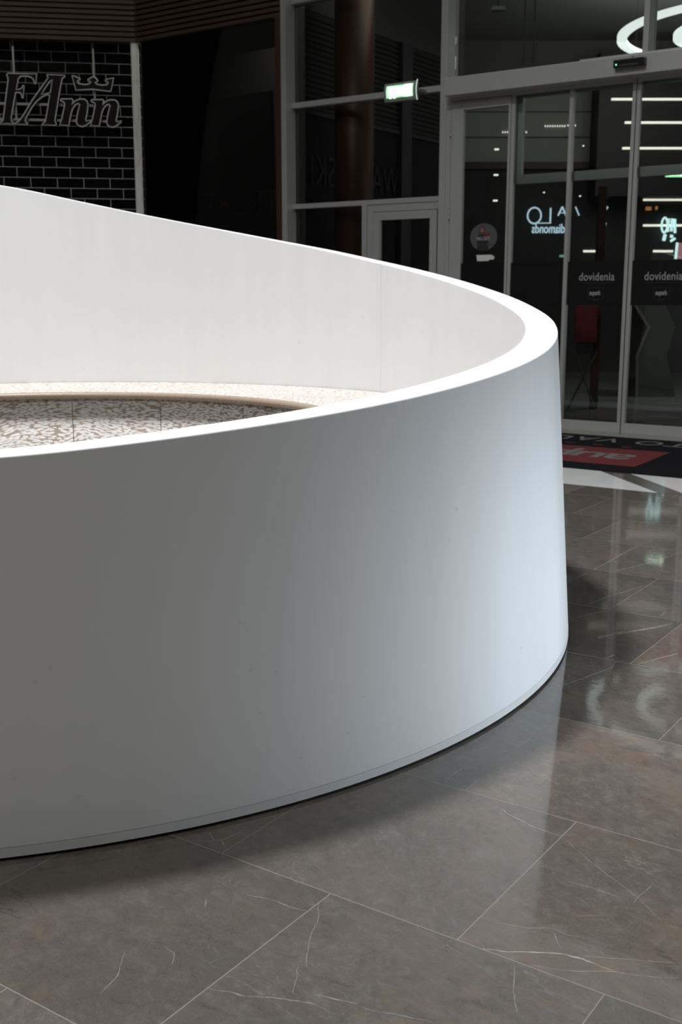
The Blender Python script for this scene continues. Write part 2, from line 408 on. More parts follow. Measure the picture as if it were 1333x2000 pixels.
# veins that stand out in the stone: (width mm, points in the facade frame)
VEINS = [
 (3.2, [(-0.932, 1.888), (-0.874, 1.913), (-0.813, 1.948), (-0.782, 1.964), (-0.766, 1.963), (-0.747, 1.969), (-0.704, 1.966), (-0.675, 1.964)]),
 (1.0, [(-0.761, 1.976), (-0.691, 2.006), (-0.649, 2.026), (-0.572, 2.072)]),
 (1.2, [(-0.828, 1.886), (-0.765, 1.91), (-0.686, 1.959), (-0.62, 1.984), (-0.556, 2.019)]),
 (2.2, [(-1.187, 2.491), (-1.152, 2.47), (-1.108, 2.458), (-1.081, 2.444), (-0.994, 2.437)]),
 (1.8, [(-1.393, 2.695), (-1.395, 2.632), (-1.396, 2.583), (-1.389, 2.549)]),
 (1.2, [(-1.374, 2.521), (-1.315, 2.525)]),
 (2.0, [(-1.357, 3.844), (-1.37, 3.817), (-1.362, 3.746), (-1.375, 3.683), (-1.403, 3.569), (-1.428, 3.476)]),
 (3.0, [(-1.294, 3.837), (-1.26, 3.927), (-1.207, 4.05)]),
 (3.0, [(-1.539, 4.063), (-1.502, 4.167), (-1.459, 4.216), (-1.392, 4.344), (-1.353, 4.412)]),
 (1.0, [(-1.365, 2.787), (-1.335, 2.873), (-1.326, 2.958), (-1.333, 2.999)]),
 (0.9, [(-0.889, 2.241), (-0.837, 2.245), (-0.783, 2.243), (-0.751, 2.247)]),
 (0.8, [(-0.973, 2.425), (-0.856, 2.338), (-0.749, 2.273), (-0.658, 2.202)]),
 (0.8, [(-0.858, 1.881), (-0.826, 1.814), (-0.781, 1.735)]),
 (1.0, [(-1.043, 1.582), (-1.012, 1.586), (-0.957, 1.602), (-0.902, 1.617)]),
 (0.9, [(-0.819, 2.116), (-0.771, 2.151)]),
 (0.8, [(-0.734, 2.233), (-0.726, 2.34), (-0.703, 2.33)]),
 (0.9, [(-0.834, 2.025), (-0.815, 1.994), (-0.793, 1.977)]),
 (1.2, [(-0.958, 1.991), (-0.917, 2.002), (-0.887, 2.011), (-0.843, 2.041), (-0.812, 2.034), (-0.773, 2.045)]),
 (1.7, [(-1.315, 1.462), (-1.268, 1.479), (-1.245, 1.484), (-1.198, 1.509), (-1.171, 1.517), (-1.126, 1.535), (-1.085, 1.54)]),
 (1.5, [(-1.135, 1.565), (-1.088, 1.571), (-1.045, 1.584)]),
 (0.9, [(-1.318, 1.84), (-1.289, 1.794), (-1.257, 1.715), (-1.202, 1.625)]),
 (1.0, [(-1.213, 1.618), (-1.165, 1.539)]),
 (1.1, [(-1.475, 1.774), (-1.415, 1.788), (-1.371, 1.79), (-1.323, 1.796)]),
 (1.5, [(-1.757, 1.887), (-1.708, 1.913), (-1.683, 1.955), (-1.678, 2.002), (-1.652, 2.046)]),
 (1.2, [(-1.741, 1.95), (-1.707, 1.922), (-1.686, 1.928), (-1.653, 1.909)]),
 (0.8, [(-1.432, 1.479), (-1.455, 1.508), (-1.496, 1.516)]),
 (0.8, [(-1.535, 1.705), (-1.518, 1.676)]),
 (1.0, [(-1.482, 1.327), (-1.496, 1.391), (-1.547, 1.457)]),
 (0.8, [(-1.368, 1.523), (-1.355, 1.566)]),
 (3.0, [(-1.885, 5.104), (-1.858, 5.205), (-1.829, 5.275), (-1.79, 5.421), (-1.768, 5.542), (-1.731, 5.751)]),
 (2.0, [(-1.975, 4.794), (-1.977, 4.914), (-1.975, 5.043)]),
 (2.0, [(-1.968, 5.113), (-1.974, 5.365), (-1.986, 5.712), (-1.952, 5.936)]),
 (2.0, [(-1.718, 4.274), (-1.684, 4.382), (-1.639, 4.45)]),
 (2.2, [(-1.761, 4.468), (-1.747, 4.556), (-1.736, 4.657), (-1.72, 4.696), (-1.674, 4.882), (-1.637, 4.995)]),
 (3.5, [(-1.531, 4.054), (-1.507, 4.135), (-1.454, 4.204), (-1.401, 4.306), (-1.362, 4.39)]),
 (2.5, [(-1.422, 3.83), (-1.402, 3.901)]),
 (2.0, [(-2.397, 7.055), (-2.155, 7.048)]),
 (4.0, [(-2.158, 5.459), (-2.132, 5.488)]),
 (2.0, [(-1.431, 4.495), (-1.433, 4.579)]),
 (2.0, [(-1.574, 5.114), (-1.55, 5.176)]),
]
# hall floor: everything on the hall side of the doors, with the round opening under the parapet
def hall_floor():
    bm = bmesh.new(); seg = 256
    oc = Matrix.Rotation(-TH, 4, 'Z') @ Vector((CX, CY, 0))
    X0, X1, Y0, Y1 = -17-oc.x, 11-oc.x, -7-oc.y, 10.44-oc.y
    for z in (0, -.25):
        inn, out = [], []
        for i in range(seg):
            a = 2*math.pi*i/seg; c, s = math.cos(a), math.sin(a)
            inn.append(bm.verts.new((2.2*c, 2.2*s, z)))
            k = min((X1 if c > 0 else X0)/c if abs(c) > 1e-9 else 1e9, (Y1 if s > 0 else Y0)/s if abs(s) > 1e-9 else 1e9)
            out.append(bm.verts.new((k*c, k*s, z)))
        for i in range(seg):
            j = (i+1) % seg
            bm.faces.new((inn[i], out[i], out[j], inn[j]))
    bmesh.ops.recalc_face_normals(bm, faces=bm.faces)
    for f in bm.faces:
        if (f.calc_center_median().z > -.1) != (f.normal.z > 0): f.normal_flip()
    nb = len(bm.faces); rv = random.Random(3)
    for wd, pts in VEINS:
        P = [Vector((x-oc.x, y-oc.y, 0)) for x, y in pts]; Q = []
        for a, b in zip(P[:-1], P[1:]):
            m = max(2, int((b-a).length/.012))
            for i in range(m): Q.append(a.lerp(b, i/m))
        Q.append(P[-1]); n = len(Q); off = 0; L, Rr = [], []
        for i, q in enumerate(Q):
            d = (Q[min(n-1, i+1)]-Q[max(0, i-1)]).normalized(); nn = Vector((-d.y, d.x, 0))
            off = off*.75+rv.uniform(-.0022, .0022); t = i/(n-1)
            h = wd*.00056*(.25+.9*math.sin(math.pi*min(1, max(0, .06+t*.9)))**.6)*rv.uniform(.35, 1.3)
            c = q+nn*off+Vector((0, 0, .0003)); L.append(bm.verts.new(c+nn*h)); Rr.append(bm.verts.new(c-nn*h))
        for i in range(n-1): f = bm.faces.new((Rr[i], Rr[i+1], L[i+1], L[i])); f.material_index = 1
    o = obj('floor', bm, M['floor']); o.data.materials.append(M['vein'])
    for p in o.data.polygons:
        if p.center.z > .0001: p.material_index = 1
    o.location = (CX, CY, 0); o.rotation_euler = (0, 0, TH)
    return tag(o, kind='structure')
hall_floor()
# outer hall floor beyond the doors
tag(solo('floor', boxes((-17, 11, 10.44, 26, -.25, -.004)), M['outer_floor'], FA, (0, 10.44, 0), TH), kind='structure')
# hall walls behind and beside the camera, outside the photo: plain walls, added dark and tall so the glass reflects little
tag(solo('wall_back', boxes((-17, 11, -7.2, -7, 0, 14)), M['dark_wall'], FA, (0, -7, 0), TH), kind='structure')
tag(solo('wall_west', boxes((-17.2, -17, -7.2, 22, 0, 14)), M['dark_wall'], FA, (-17, 0, 0), TH), kind='structure')
tag(solo('wall_east', boxes((11, 11.2, -7.2, 10.8, 0, 14)), M['dark_wall'], FA, (11, 0, 0), TH), kind='structure')
# ceiling over the far side of the hall, above the shop fascias, and over the outer hall
tag(solo('ceiling', boxes((-17, 11, 10.7, 26, 5.6, 5.75)), M['grey_ceiling'], FA, (0, 10.7, 5.6), TH), kind='structure')

# the stone well inside the parapet
well = Thing('stone_well', FW, (CX, CY, 0), 0)
tag(well.o, 'flaked beige stone well with a wide ledge, inside the white curved parapet', 'well')
well.part('ledge', ring_faces([(2.135, .815), (2.135, .775), (1.42, .775), (1.42, .815)]), M['flake_ledge']) .location = (0, 0, 0)
for o in well.o.children:
    o.data.transform(Matrix.Translation((CX, CY, 0)))
lip_prof = [(1.425, .815)]+[(1.405+.018*math.cos(a), .797+.018*math.sin(a)) for a in [R_(90+i*22.5) for i in range(9)]]+[(1.425, .779)]
o = obj('ledge_lip', ring_faces(lip_prof), M['lip'], well.o, True); o['label'] = 'tan rounded lip of the ledge'
obj('well_wall', ring_faces([(1.412, .779), (1.412, -1.6), (1.5, -1.6), (1.5, .779)]), M['flake_wall'], well.o, True)
joints = bmesh.new()
for deg in (94.5, 74.0, 118, 52, 30, 140, 165, 190, 215, 240, 265, 290, 315, 340, 5):
    a = R_(deg); m_ = Matrix.Rotation(a, 4, 'Z') @ Matrix.Translation((1.4118, 0, -.42)) @ Matrix.Diagonal((.0012, .004, 2.36, 1))
    bmesh.ops.create_cube(joints, size=1, matrix=m_)
obj('panel_joint', joints, M['brown_inlay'], well.o)
bm = cyl(0, 0, -1.7, -1.6, 1.5, 96); obj('well_bottom', bm, M['flake_wall'], well.o)

# the white parapet: round in plan, battered outside, its rim climbing around the well
PH = [-180, -150, -120, -100, -75, -68, -58.5, -49.5, -42.5, -29.5, -16.5, -4, 5.4, 15, 22, 28, 34, 40, 45, 52, 62.4, 75, 86.6, 97, 107.2, 130, 155, 180]
HZ = [1.45, 1.14, .985, .958, .974, .992, 1.02, 1.048, 1.072, 1.121, 1.176, 1.241, 1.287, 1.343, 1.385, 1.425, 1.464, 1.505, 1.538, 1.590, 1.661, 1.751, 1.835, 1.914, 1.985, 2.03, 1.78, 1.45]
def rim(p):
    # Catmull-Rom through the measured heights
    n = len(PH)
    for i in range(n-1):
        if PH[i] <= p <= PH[i+1]:
            t = (p-PH[i])/(PH[i+1]-PH[i])
            def sl(k):
                if k <= 0 or k >= n-1: a, b, A, B = PH[-2]-360, PH[1], HZ[-2], HZ[1]; return (B-A)/(b-a)
                return (HZ[k+1]-HZ[k-1])/(PH[k+1]-PH[k-1])
            h = PH[i+1]-PH[i]; m0, m1 = sl(i)*h, sl(i+1)*h
            return ((2*t**3-3*t**2+1)*HZ[i]+(t**3-2*t**2+t)*m0+(-2*t**3+3*t**2)*HZ[i+1]+(t**3-t**2)*m1)
_raw = [rim(-180+360*i/720) for i in range(720)]
for _ in range(6): _raw = [(_raw[i-3]+_raw[i-2]+_raw[i-1]+_raw[i]+_raw[(i+1) % 720]+_raw[(i+2) % 720]+_raw[(i+3) % 720])/7 for i in range(720)]
def build_parapet():
    bm = bmesh.new(); seg = 720; rings = []
    K = .0717; R0 = 2.352; RI = 2.140; e = .004
    for i in range(seg):
        p = -180+360*i/seg; a = R_(p); z = _raw[i]; ro = R0-K*z
        prof = [(R0-K*.034, .034), (R0-K*.036, .036)]
        for k in range(1, 9): zz = .034+(z-.006-.034)*k/9; prof.append((R0-K*zz, zz))
        prof += [(ro+K*.003, z-e-.003), (ro, z-e), (ro-e*.35, z-e*.35), (ro-e, z), (ro-e-.003, z), (RI+e+.003, z), (RI+e, z), (RI+e*.35, z-e*.35), (RI, z-e), (RI, z-e-.003), (RI, .9), (RI, .70), (RI, .036), (RI, .034), (RI+.003, .034), (R0-K*.034-.003, .034)]
        rings.append([bm.verts.new((r*math.cos(a), r*math.sin(a), h)) for r, h in prof])
    n = len(rings[0])
    for i in range(seg):
        A, B = rings[i], rings[(i+1) % seg]
        for k in range(n): bm.faces.new((A[k], B[k], B[(k+1) % n], A[(k+1) % n]))
    bmesh.ops.recalc_face_normals(bm, faces=bm.faces)
    return bm
par = Thing('parapet', FW, (CX, CY, 0), 0)
tag(par.o, 'round white solid-surface parapet wall with sloping rim, on the polished stone floor', 'parapet')
pb = obj('parapet_wall', build_parapet(), M['parapet'], par.o, True)
sb_ = bmesh.new()
bmesh.ops.create_cube(sb_, size=1, matrix=Matrix.Rotation(R_(41.3), 4, 'Z') @ Matrix.Translation((2.1398, 0, (.815+rim(41.3)-.006)/2)) @ Matrix.Diagonal((.0012, .0022, rim(41.3)-.006-.815, 1)))
obj('panel_seam', sb_, M['skirt'], par.o)
sk = obj('skirting', ring_faces([(2.352-.0008, .010), (2.3500, .0335), (2.30, .0335), (2.30, .010)]), M['skirt'], par.o, False); sk['label'] = 'thin grey skirting strip at the foot'
obj('sealant_joint', ring_faces([(2.335, 0), (2.335, .010), (2.30, .010), (2.30, 0)]), M['near_black'], par.o, False)['label'] = 'dark sealant joint at the floor'

# ------------------------------------------------------------------ entrance facade
GL = 10.645                             # glass line behind the mullions
NF = 10.468                             # front of mullions and door leaves
def ap(th, name, bm, mt, parent=None, smooth=False): return th.part(name, bm, mt, parent, smooth)
cw = Thing('window_1', FA, (-6.9, NF, 0), TH); tag(cw.o, kind='structure')
cw.part('mullion', boxes((-7.995, -7.923, NF, GL+.06, 0, 5.6), bevel=.003), M['frame'])
cw.part('mullion', boxes((-5.925, -5.852, NF, GL+.06, 0, 5.6), bevel=.003), M['frame'])
for z0, z1 in ((3.437, 3.496), (2.328, 2.381), (4.55, 4.61)):
    cw.part('transom', boxes((-7.923, -5.925, 10.58, GL+.06, z0, z1), bevel=.003), M['frame'])
cw.part('mullion', boxes((-6.965, -6.897, 10.58, GL+.06, 0, 2.328), bevel=.003), M['frame'])
for (s0, s1, z0, z1) in ((-7.923, -5.925, 4.61, 5.6), (-7.923, -5.925, 3.496, 4.55), (-7.923, -5.925, 2.381, 3.437), (-7.923, -6.965, 0.05, 2.328)):
    cw.part('pane', boxes((s0, s1, GL, GL+.012, z0, z1)), M['glass2'])
cw.part('bottom_rail', boxes((-7.923, -6.965, 10.58, GL+.06, 0, .05)), M['frame'])

def hinge(th, s, n, z, parent):
    b = bmesh.new()
    for k in (-1, 0, 1): cyl(s, n, z+k*.052-.024, z+k*.052+.024, .011, 14, bm=b)
    return th.part('hinge', b, M['frame'], parent)
# service door in the glazed wall, left of the post
d1 = Thing('door_1', FA, (-6.4, 10.58, 0), TH); tag(d1.o, kind='structure')
def ring4(s0, s1, z0, z1, w_, n0, n1, wb=None, bevel=.003):
    wb = w_ if wb is None else wb
    return boxes((s0, s0+w_, n0, n1, z0, z1), (s1-w_, s1, n0, n1, z0, z1), (s0+w_, s1-w_, n0, n1, z1-w_, z1), (s0+w_, s1-w_, n0, n1, z0, z0+wb), bevel=bevel)
d1.part('door_frame', boxes((-6.893, -6.82, 10.585, 10.68, 0, 2.322), (-5.995, -5.928, 10.585, 10.68, 0, 2.322), (-6.82, -5.995, 10.585, 10.68, 2.25, 2.322), bevel=.003), M['frame'])
leaf = d1.part('door_leaf', ring4(-6.812, -6.003, .01, 2.243, .085, 10.572, 10.63, .12), M['frame'])
d1.part('pane', boxes((-6.727, -6.088, 10.595, 10.605, .13, 2.158)), M['glass2'], leaf)
d1.part('privacy_band', boxes((-6.727, -6.088, 10.592, 10.594, 1.25, 1.672)), M['black_film'], leaf)
d1.part('handle', boxes((-6.79, -6.765, 10.52, 10.572, 1.02, 1.045), (-6.79, -6.65, 10.52, 10.535, 1.02, 1.045), bevel=.003), M['rail_steel'], leaf)

# swing door with hinges beside the post
d2 = Thing('door_2', FA, (-5.45, NF, 0), TH); tag(d2.o, kind='structure')
d2.part('door_frame', boxes((-5.850, -5.792, NF, NF+.08, 0, 3.358), (-5.792, -5.112, NF, NF+.08, 3.30, 3.358), bevel=.003), M['frame'])
leaf = d2.part('door_leaf', boxes((-5.785, -5.648, NF-.006, NF+.05, .01, 3.292), (-5.138, -5.112, NF-.006, NF+.05, .01, 3.292),
                 (-5.648, -5.138, NF-.006, NF+.05, 3.205, 3.292), (-5.648, -5.138, NF-.006, NF+.05, .01, .11), bevel=.003), M['frame'])
d2.part('pane', boxes((-5.648, -5.138, NF+.02, NF+.03, .11, 3.205)), M['glass'], leaf)
d2.part('privacy_band', boxes((-5.648, -5.138, NF+.016, NF+.019, 1.252, 1.676)), M['black_film'], leaf)
for z in (.35, 1.25, 2.205, 3.03): hinge(d2, -5.79, NF-.012, z, leaf)

# three glazed leaves of the sliding entrance
def sliding(idx, s0, s1, ls, rs, text):
    t = Thing('door_%d' % idx, FA, ((s0+s1)/2, NF, 0), TH); tag(t.o, kind='structure')
    lf = t.part('door_leaf', boxes((s0, s0+ls, NF, NF+.05, .004, 3.345), (s1-rs, s1, NF, NF+.05, .004, 3.345), (s0+ls, s1-rs, NF, NF+.05, 3.293, 3.345),
                (s0+ls, s1-rs, NF, NF+.05, .004, .111), bevel=.0025), M['frame'])
    t.part('pane', boxes((s0+ls, s1-rs, NF+.02, NF+.03, .111, 3.293)), M['glass'], lf)
    pbn = t.part('privacy_band', boxes((s0+ls, s1-rs, NF+.016, NF+.019, 1.252, 1.672)), M['black_film'], lf)
    if text:
        c = (s0+ls+s1-rs)/2 + (.012)
        def put(name, me, x, z, mt, y=NF+.0145):
            me.transform(Matrix.Translation((x, y, z))); return t.part(name, me, mt, lf)
        put('lettering', text_mesh('dovidenia', .362, .078, .0015, offset=.004, spacing=1.05), c, 1.487, M['letter_grey'])
        t.part('lettering_underline', boxes((c-.168, c+.168, NF+.013, NF+.0155, 1.463, 1.4655)), M['letter_dim'], lf)
        put('logo_lettering', text_mesh('aupark', .116, .062, .0015, offset=.012, spacing=.82), c-.01, 1.333, M['letter_grey'])
        a0, a1, b0, b1 = c-.085, c+.075, 1.31, 1.418
        t.part('logo_frame', boxes((a0, a1, NF+.013, NF+.0155, b1-.002, b1), (a0, a1, NF+.013, NF+.0155, b0, b0+.002), (a0, a0+.002, NF+.013, NF+.0155, b0, b1), (a1-.002, a1, NF+.013, NF+.0155, b0, b1)), M['letter_dim'], lf)
        t.part('logo_dots', boxes(*[(c-.035+k*.018, c-.027+k*.018, NF+.013, NF+.0155, 1.298, 1.302) for k in range(4)]), M['letter_dim'], lf)
    return t
sliding(3, -5.108, -4.459, .036, .036, False)
sliding(4, -4.457, -3.836, .006, .034, True)
sliding(5, -3.826, -3.175, .034, .034, True)
sliding(6, -3.165, -2.515, .034, .034, False)
sliding(7, -2.505, -1.855, .034, .034, False)
# fixed transom frame of the second door line, seen behind the sliding leaves
w2 = Thing('window_2', FA, (-3.5, 10.56, 0), TH); tag(w2.o, kind='structure')
w2.part('transom', boxes((-5.13, -1.9, 10.56, 10.62, 2.45, 2.54), bevel=.003), M['frame'])
w2.part('mullion', boxes((-5.13, -5.03, 10.56, 10.62, 2.54, 3.33), bevel=.003), M['frame'])
w2.part('top_rail', boxes((-5.03, -1.9, 10.56, 10.62, 3.28, 3.345), bevel=.003), M['frame'])

# header box of the sliding doors
hd = Thing('trim_1', FA, (-4, 10.32, 3.3), TH); tag(hd.o, kind='structure')
hd.part('header_box', boxes((-5.80, -1.6, 10.315, GL, 3.332, 3.505), bevel=.005), M['frame'])
hd.part('header_lip', boxes((-4.35, -1.6, 10.33, GL, 3.505, 3.52), bevel=.003), M['frame'])
# upper glazing over the header
w3 = Thing('window_3', FA, (-4, NF, 3.5), TH); tag(w3.o, kind='structure')
w3.part('mullion', boxes((-3.806, -3.755, 10.49, GL+.06, 3.52, 5.6), bevel=.003), M['frame'])
w3.part('mullion', boxes((-1.75, -1.70, 10.49, GL+.06, 3.52, 5.6), bevel=.003), M['frame'])
w3.part('pane', boxes((-5.852, -3.806, GL, GL+.012, 3.505, 5.6)), M['glass'])
w3.part('pane', boxes((-3.755, -1.75, GL, GL+.012, 3.505, 5.6)), M['glass'])
# wall continuing past the doors, out of frame
tag(solo('wall_right', boxes((-1.85, 11, NF, NF+.3, 0, 5.6)), M['dark_wall'], FA, (4, NF, 0), TH), kind='structure')

# motion sensor on the header
ms = Thing('motion_sensor', FA, (-3.86, 10.31, 3.39), TH)
tag(ms.o, 'black door motion sensor with green light on grey header above sliding doors', 'sensor')
ms.part('housing', boxes((-3.992, -3.695, 10.258, 10.315, 3.396, 3.466), bevel=.008), M['black_metal'])
ms.part('lens', boxes((-3.93, -3.75, 10.252, 10.259, 3.402, 3.418), bevel=.002), M['dark_frame'])
ms.part('status_light', boxes((-3.967, -3.955, 10.251, 10.259, 3.415, 3.427)), M['led'])['label'] = 'green indicator light'
tag(solo('ceiling_screw', cyl(-3.83, 10.315, 3.484, 3.492, .006, 10), M['black_metal'], FA, (-3.83, 10.315, 3.484), TH), 'tiny black screw on grey header just above the black sensor', 'screw')
bpy.data.objects['ceiling_screw'].name = 'header_screw'

# exit sign fixed to the transom
es = Thing('exit_sign', FA, (-6.3, 10.3, 3.33), TH)
tag(es.o, 'lit green and white emergency exit sign mounted in front of the glazed wall transom', 'exit sign')
def bulge(s0, s1, z0, z1, n0, depth, thick, seg=10):
    pts = []
    for i in range(seg+1):
        t = i/seg; z = z0+(z1-z0)*t; pts.append((n0-depth*(1-(2*t-1)**2), z))
    pts += [(n0+thick, z1), (n0+thick, z0)]
    bm = bmesh.new()
    lo = [bm.verts.new((s0, p[0], p[1])) for p in pts]; hi = [bm.verts.new((s1, p[0], p[1])) for p in pts]
    bm.faces.new(lo); bm.faces.new(hi[::-1]); n = len(pts)
    for i in range(n): bm.faces.new((lo[i], hi[i], hi[(i+1) % n], lo[(i+1) % n]))
    bmesh.ops.recalc_face_normals(bm, faces=bm.faces); return bm
def curve_tube(pts, rad):
    cu = bpy.data.curves.new('n', 'CURVE'); cu.dimensions = '3D'; cu.bevel_depth = rad; cu.use_fill_caps = True
    sp = cu.splines.new('POLY'); sp.points.add(len(pts)-1)
    for i, p in enumerate(pts): sp.points[i].co = (*p, 1)
    return mesh_of(cu)
es.part('housing', bulge(-6.472, -6.10, 3.325, 3.505, 10.262, .018, .06), M['exit_case'])
es.part('panel', bulge(-6.444, -6.122, 3.347, 3.486, 10.256, .016, .004), M['exit_green'])['label'] = 'glowing green panel'
pic = bmesh.new()
for b in ((-6.415, -6.32, 3.385, 3.462), (-6.40, -6.38, 3.352, 3.388), (-6.35, -6.33, 3.352, 3.392), (-6.31, -6.235, 3.375, 3.458), (-6.22, -6.135, 3.362, 3.475)):
    bmesh.ops.create_cube(pic, size=1, matrix=Matrix.Translation(((b[0]+b[1])/2, 10.2385, (b[2]+b[3])/2)) @ Matrix.Diagonal((b[1]-b[0], .006, b[3]-b[2], 1)))
es.part('pictogram', pic, M['exit_white'])['label'] = 'white running pictogram, arrow and door shapes'
es.part('end_cap', curve_tube([(-6.078, 10.262-.024*(1-(2*i/12-1)**2), 3.318+.196*i/12) for i in range(13)], .0055), M['exit_edge'])['label'] = 'pale green glowing edge plate'
es.part('bracket', boxes((-6.40, -6.15, 10.322, 10.585, 3.43, 3.46), bevel=.003), M['exit_case'])

# round poster and paper note on the swing door
st = Thing('window_sticker', FA, (-5.392, NF+.012, 1.80), TH)
tag(st.o, 'round grey poster of a woman in dark clothes stuck on the hinged glass door', 'sticker')
def disc(s, z, r, n0, n1, seg=48, sx=1.0):
    return prism([(s+sx*r*math.cos(2*math.pi*i/seg), z+r*math.sin(2*math.pi*i/seg)) for i in range(seg)], 'y', n0, n1)
st.part('backing', disc(-5.392, 1.936, .138, NF+.0125, NF+.0155, sx=1.12), M['sticker_grey'])
st.part('hair', prism([(-5.447, 1.985), (-5.44, 2.035), (-5.42, 2.058), (-5.395, 2.05), (-5.378, 2.02), (-5.372, 1.975), (-5.39, 1.95), (-5.44, 1.945)], 'y', NF+.0105, NF+.0124), M['hair_print'])
st.part('face', disc(-5.408, 2.006, .024, NF+.009, NF+.0104, 20, .85), M['skin_print'])
st.part('coat', prism([(-5.475, 1.93), (-5.44, 1.965), (-5.405, 1.955), (-5.36, 1.97), (-5.33, 1.94), (-5.34, 1.87), (-5.335, 1.80), (-5.46, 1.80), (-5.465, 1.87)], 'y', NF+.0095, NF+.0122), M['dark_print'])
st.part('scarf', prism([(-5.385, 1.945), (-5.36, 1.965), (-5.32, 1.985), (-5.325, 1.95), (-5.365, 1.925)], 'y', NF+.0082, NF+.0094), M['red_print'])
me = text_mesh('WAU DAYS', .155, .04, .0012, offset=.02); me.transform(Matrix.Translation((-5.395, NF+.0075, 1.90))); st.part('lettering', me, M['letter_grey'])
st.part('small_print', boxes(*[(-5.46+k*.045, -5.435+k*.045, NF+.0072, NF+.0084, 1.855, 1.866) for k in range(4)]), M['letter_dim'])
tag(solo('paper_note', prism([(-5.47, 1.757), (-5.30, 1.757), (-5.262, 1.737), (-5.268, 1.708), (-5.325, 1.708), (-5.325, 1.695), (-5.458, 1.695)], 'y', NF+.011, NF+.0145), M['paper'], FA, (-5.37, NF+.012, 1.70), TH),
    'small crumpled white paper taped on the glass below the round poster', 'note')

# ------------------------------------------------------------------ floor inlays and mat in front of the doors
def inlay(name, pts, mt, z1): 
    return tag(solo(name, prism(pts, 'z', 0, z1), mt, FA, (pts[0][0], pts[0][1], 0), TH), kind='structure')
inlay('trim_2', [(-9, 7.443), (-2.437, 7.443), (-3.12, 8.14), (-9, 8.14)], M['white_inlay'], .0016)
inlay('trim_3', [(-2.437, 7.443), (-2.21, 7.443), (-2.88, 8.14), (-3.12, 8.14)], M['brown_inlay'], .0014)
inlay('trim_4', [(-2.21, 7.443), (4, 7.443), (4, 8.14), (-2.88, 8.14)], M['white_inlay'], .0016)
mt = Thing('entrance_mat', FA, (-3.5, 9.2, 0), TH)
tag(mt.o, 'black entrance mat with red panel and grey upside-down lettering before the sliding doors', 'doormat')
mt.part('mat_base', boxes((-5.6, 0.2, 8.14, 10.19, .0, .010), bevel=.002), M['mat_black'])
mt.part('red_panel', prism([(-4.9, 8.43), (-2.955, 8.44), (-2.985, 9.40), (-4.9, 9.33)], 'z', .010, .0112), M['mat_red'])
def mat_text(name, s, x0, x1, y0, y1, **k):
    me = flat_text_mesh(s, x1-x0, y1-y0, .0012, **k)
    me.transform(Matrix.Translation(((x0+x1)/2, y1, .0122)) @ Matrix.Rotation(math.pi, 4, 'Z')); return mt.part(name, me, M['mat_grey'])
mat_text('logo_lettering', 'aupark', -4.72, -3.14, 8.62, 9.20, offset=.014, spacing=.86)
mat_text('lettering', 'TO VAUI', -4.40, -2.98, 9.76, 10.02, offset=.01, spacing=1.15)
for k in range(5): mt.part('red_dash', boxes((-4.55+k*.27, -4.46+k*.27, 9.52, 9.56, .010, .0112)), M['mat_red'])
tag(solo('trim_5', boxes((-5.8, .3, 10.20, 10.44, 0, .008)), M['rail_steel'], FA, (-3, 10.2, 0), TH), kind='structure')

# ------------------------------------------------------------------ dark shop front left of the glazed wall
w4 = Thing('window_4', FA, (-9, NF, 0), TH); tag(w4.o, kind='structure')
w4.part('pane', boxes((-10.16, -8.07, NF+.02, NF+.032, 0, 4.40)), M['glass3'])
w4.part('post', boxes((-8.068, -7.998, NF-.01, NF+.14, 0, 4.42), bevel=.004), M['brown_post'])['label'] = 'brown wooden post'
tag(solo('wall_shop', boxes((-11.6, -8.2, 12.4, 12.5, 0, 4.6), (-8.22, -8.12, NF+.2, 12.4, 0, 4.6)), M['near_black'], FA, (-9, 12.4, 0), TH), kind='structure')
lb = Thing('shop_sign_board', FA, (-9.04, 10.75, 2.3), TH)
tag(lb.o, 'dark sign board with small grey and gold letters inside the unlit shop window', 'sign')
lb.part('board', boxes((-9.60, -8.60, 10.75, 10.79, 2.335, 2.572), bevel=.003), mat('sign_board_dark', (.016, .016, .016), .6))
for s_, x, wd, mm in (('TO', -9.245, .155, mat('sign_grey', (.05, .05, .05), .5)), ('M', -9.105, .10, mat('sign_gold', (.15, .09, .03), .5)), ('FORD', -8.80, .385, None)):
    me = text_mesh(s_, wd, .115, .004, offset=.0); me.transform(Matrix.Translation((x, 10.746, 2.385))); lb.part('lettering', me, mm or bpy.data.materials['sign_grey'])
tag(solo('display_panel', boxes((-9.28, -8.42, 10.84, 10.88, 2.6, 3.72), bevel=.003), mat('display_panel_grey', (.022, .022, .022), .6), FA, (-8.85, 10.84, 2.6), TH),
    'large plain dark grey panel behind the unlit shop glass, above the sign board', 'panel')

# slatted fascia that turns the corner
def fascia(x0, x1, n0, z0, z1, pitch, depth=.03):
    bs = [(x0, x1, n0+depth, n0+.16, z0, z1)]
    z = z0
    while z < z1-.01:
        bs.append((x0, x1, n0, n0+depth, z, z+pitch*.62)); z += pitch
    return boxes(*bs)
tag(solo('trim_6', fascia(-10.236, -8.0, NF-.01, 4.41, 5.6, .062), M['slat'], FA, (-9, NF, 4.41), TH), kind='structure')
tag(solo('trim_7', fascia(-5.5, -.452, 14.63, 4.41, 5.6, .062), M['slat'], FB, (-2, 14.63, 4.41), T8), kind='structure')

# tiled shop front, chrome post
tag(solo('wall_left', boxes((-5.5, -.42, 15.08, 15.2, 0, 4.62)), M['tile'], FB, (-.42, 15.08, 0), T8), kind='structure')
tag(solo('ceiling', boxes((-5.5, -.42, 14.8, 15.08, 4.56, 4.62)), M['mid_grey'], FB, (-2, 14.8, 4.56), T8), kind='structure')
tag(solo('steel_post', boxes((-.52, -.425, 14.66, 14.76, 0, 4.45), bevel=.012), M['chrome'], FB, (-.47, 14.7, 0), T8),
    'polished steel corner post between the black tiled wall and the dark shop window', 'post')
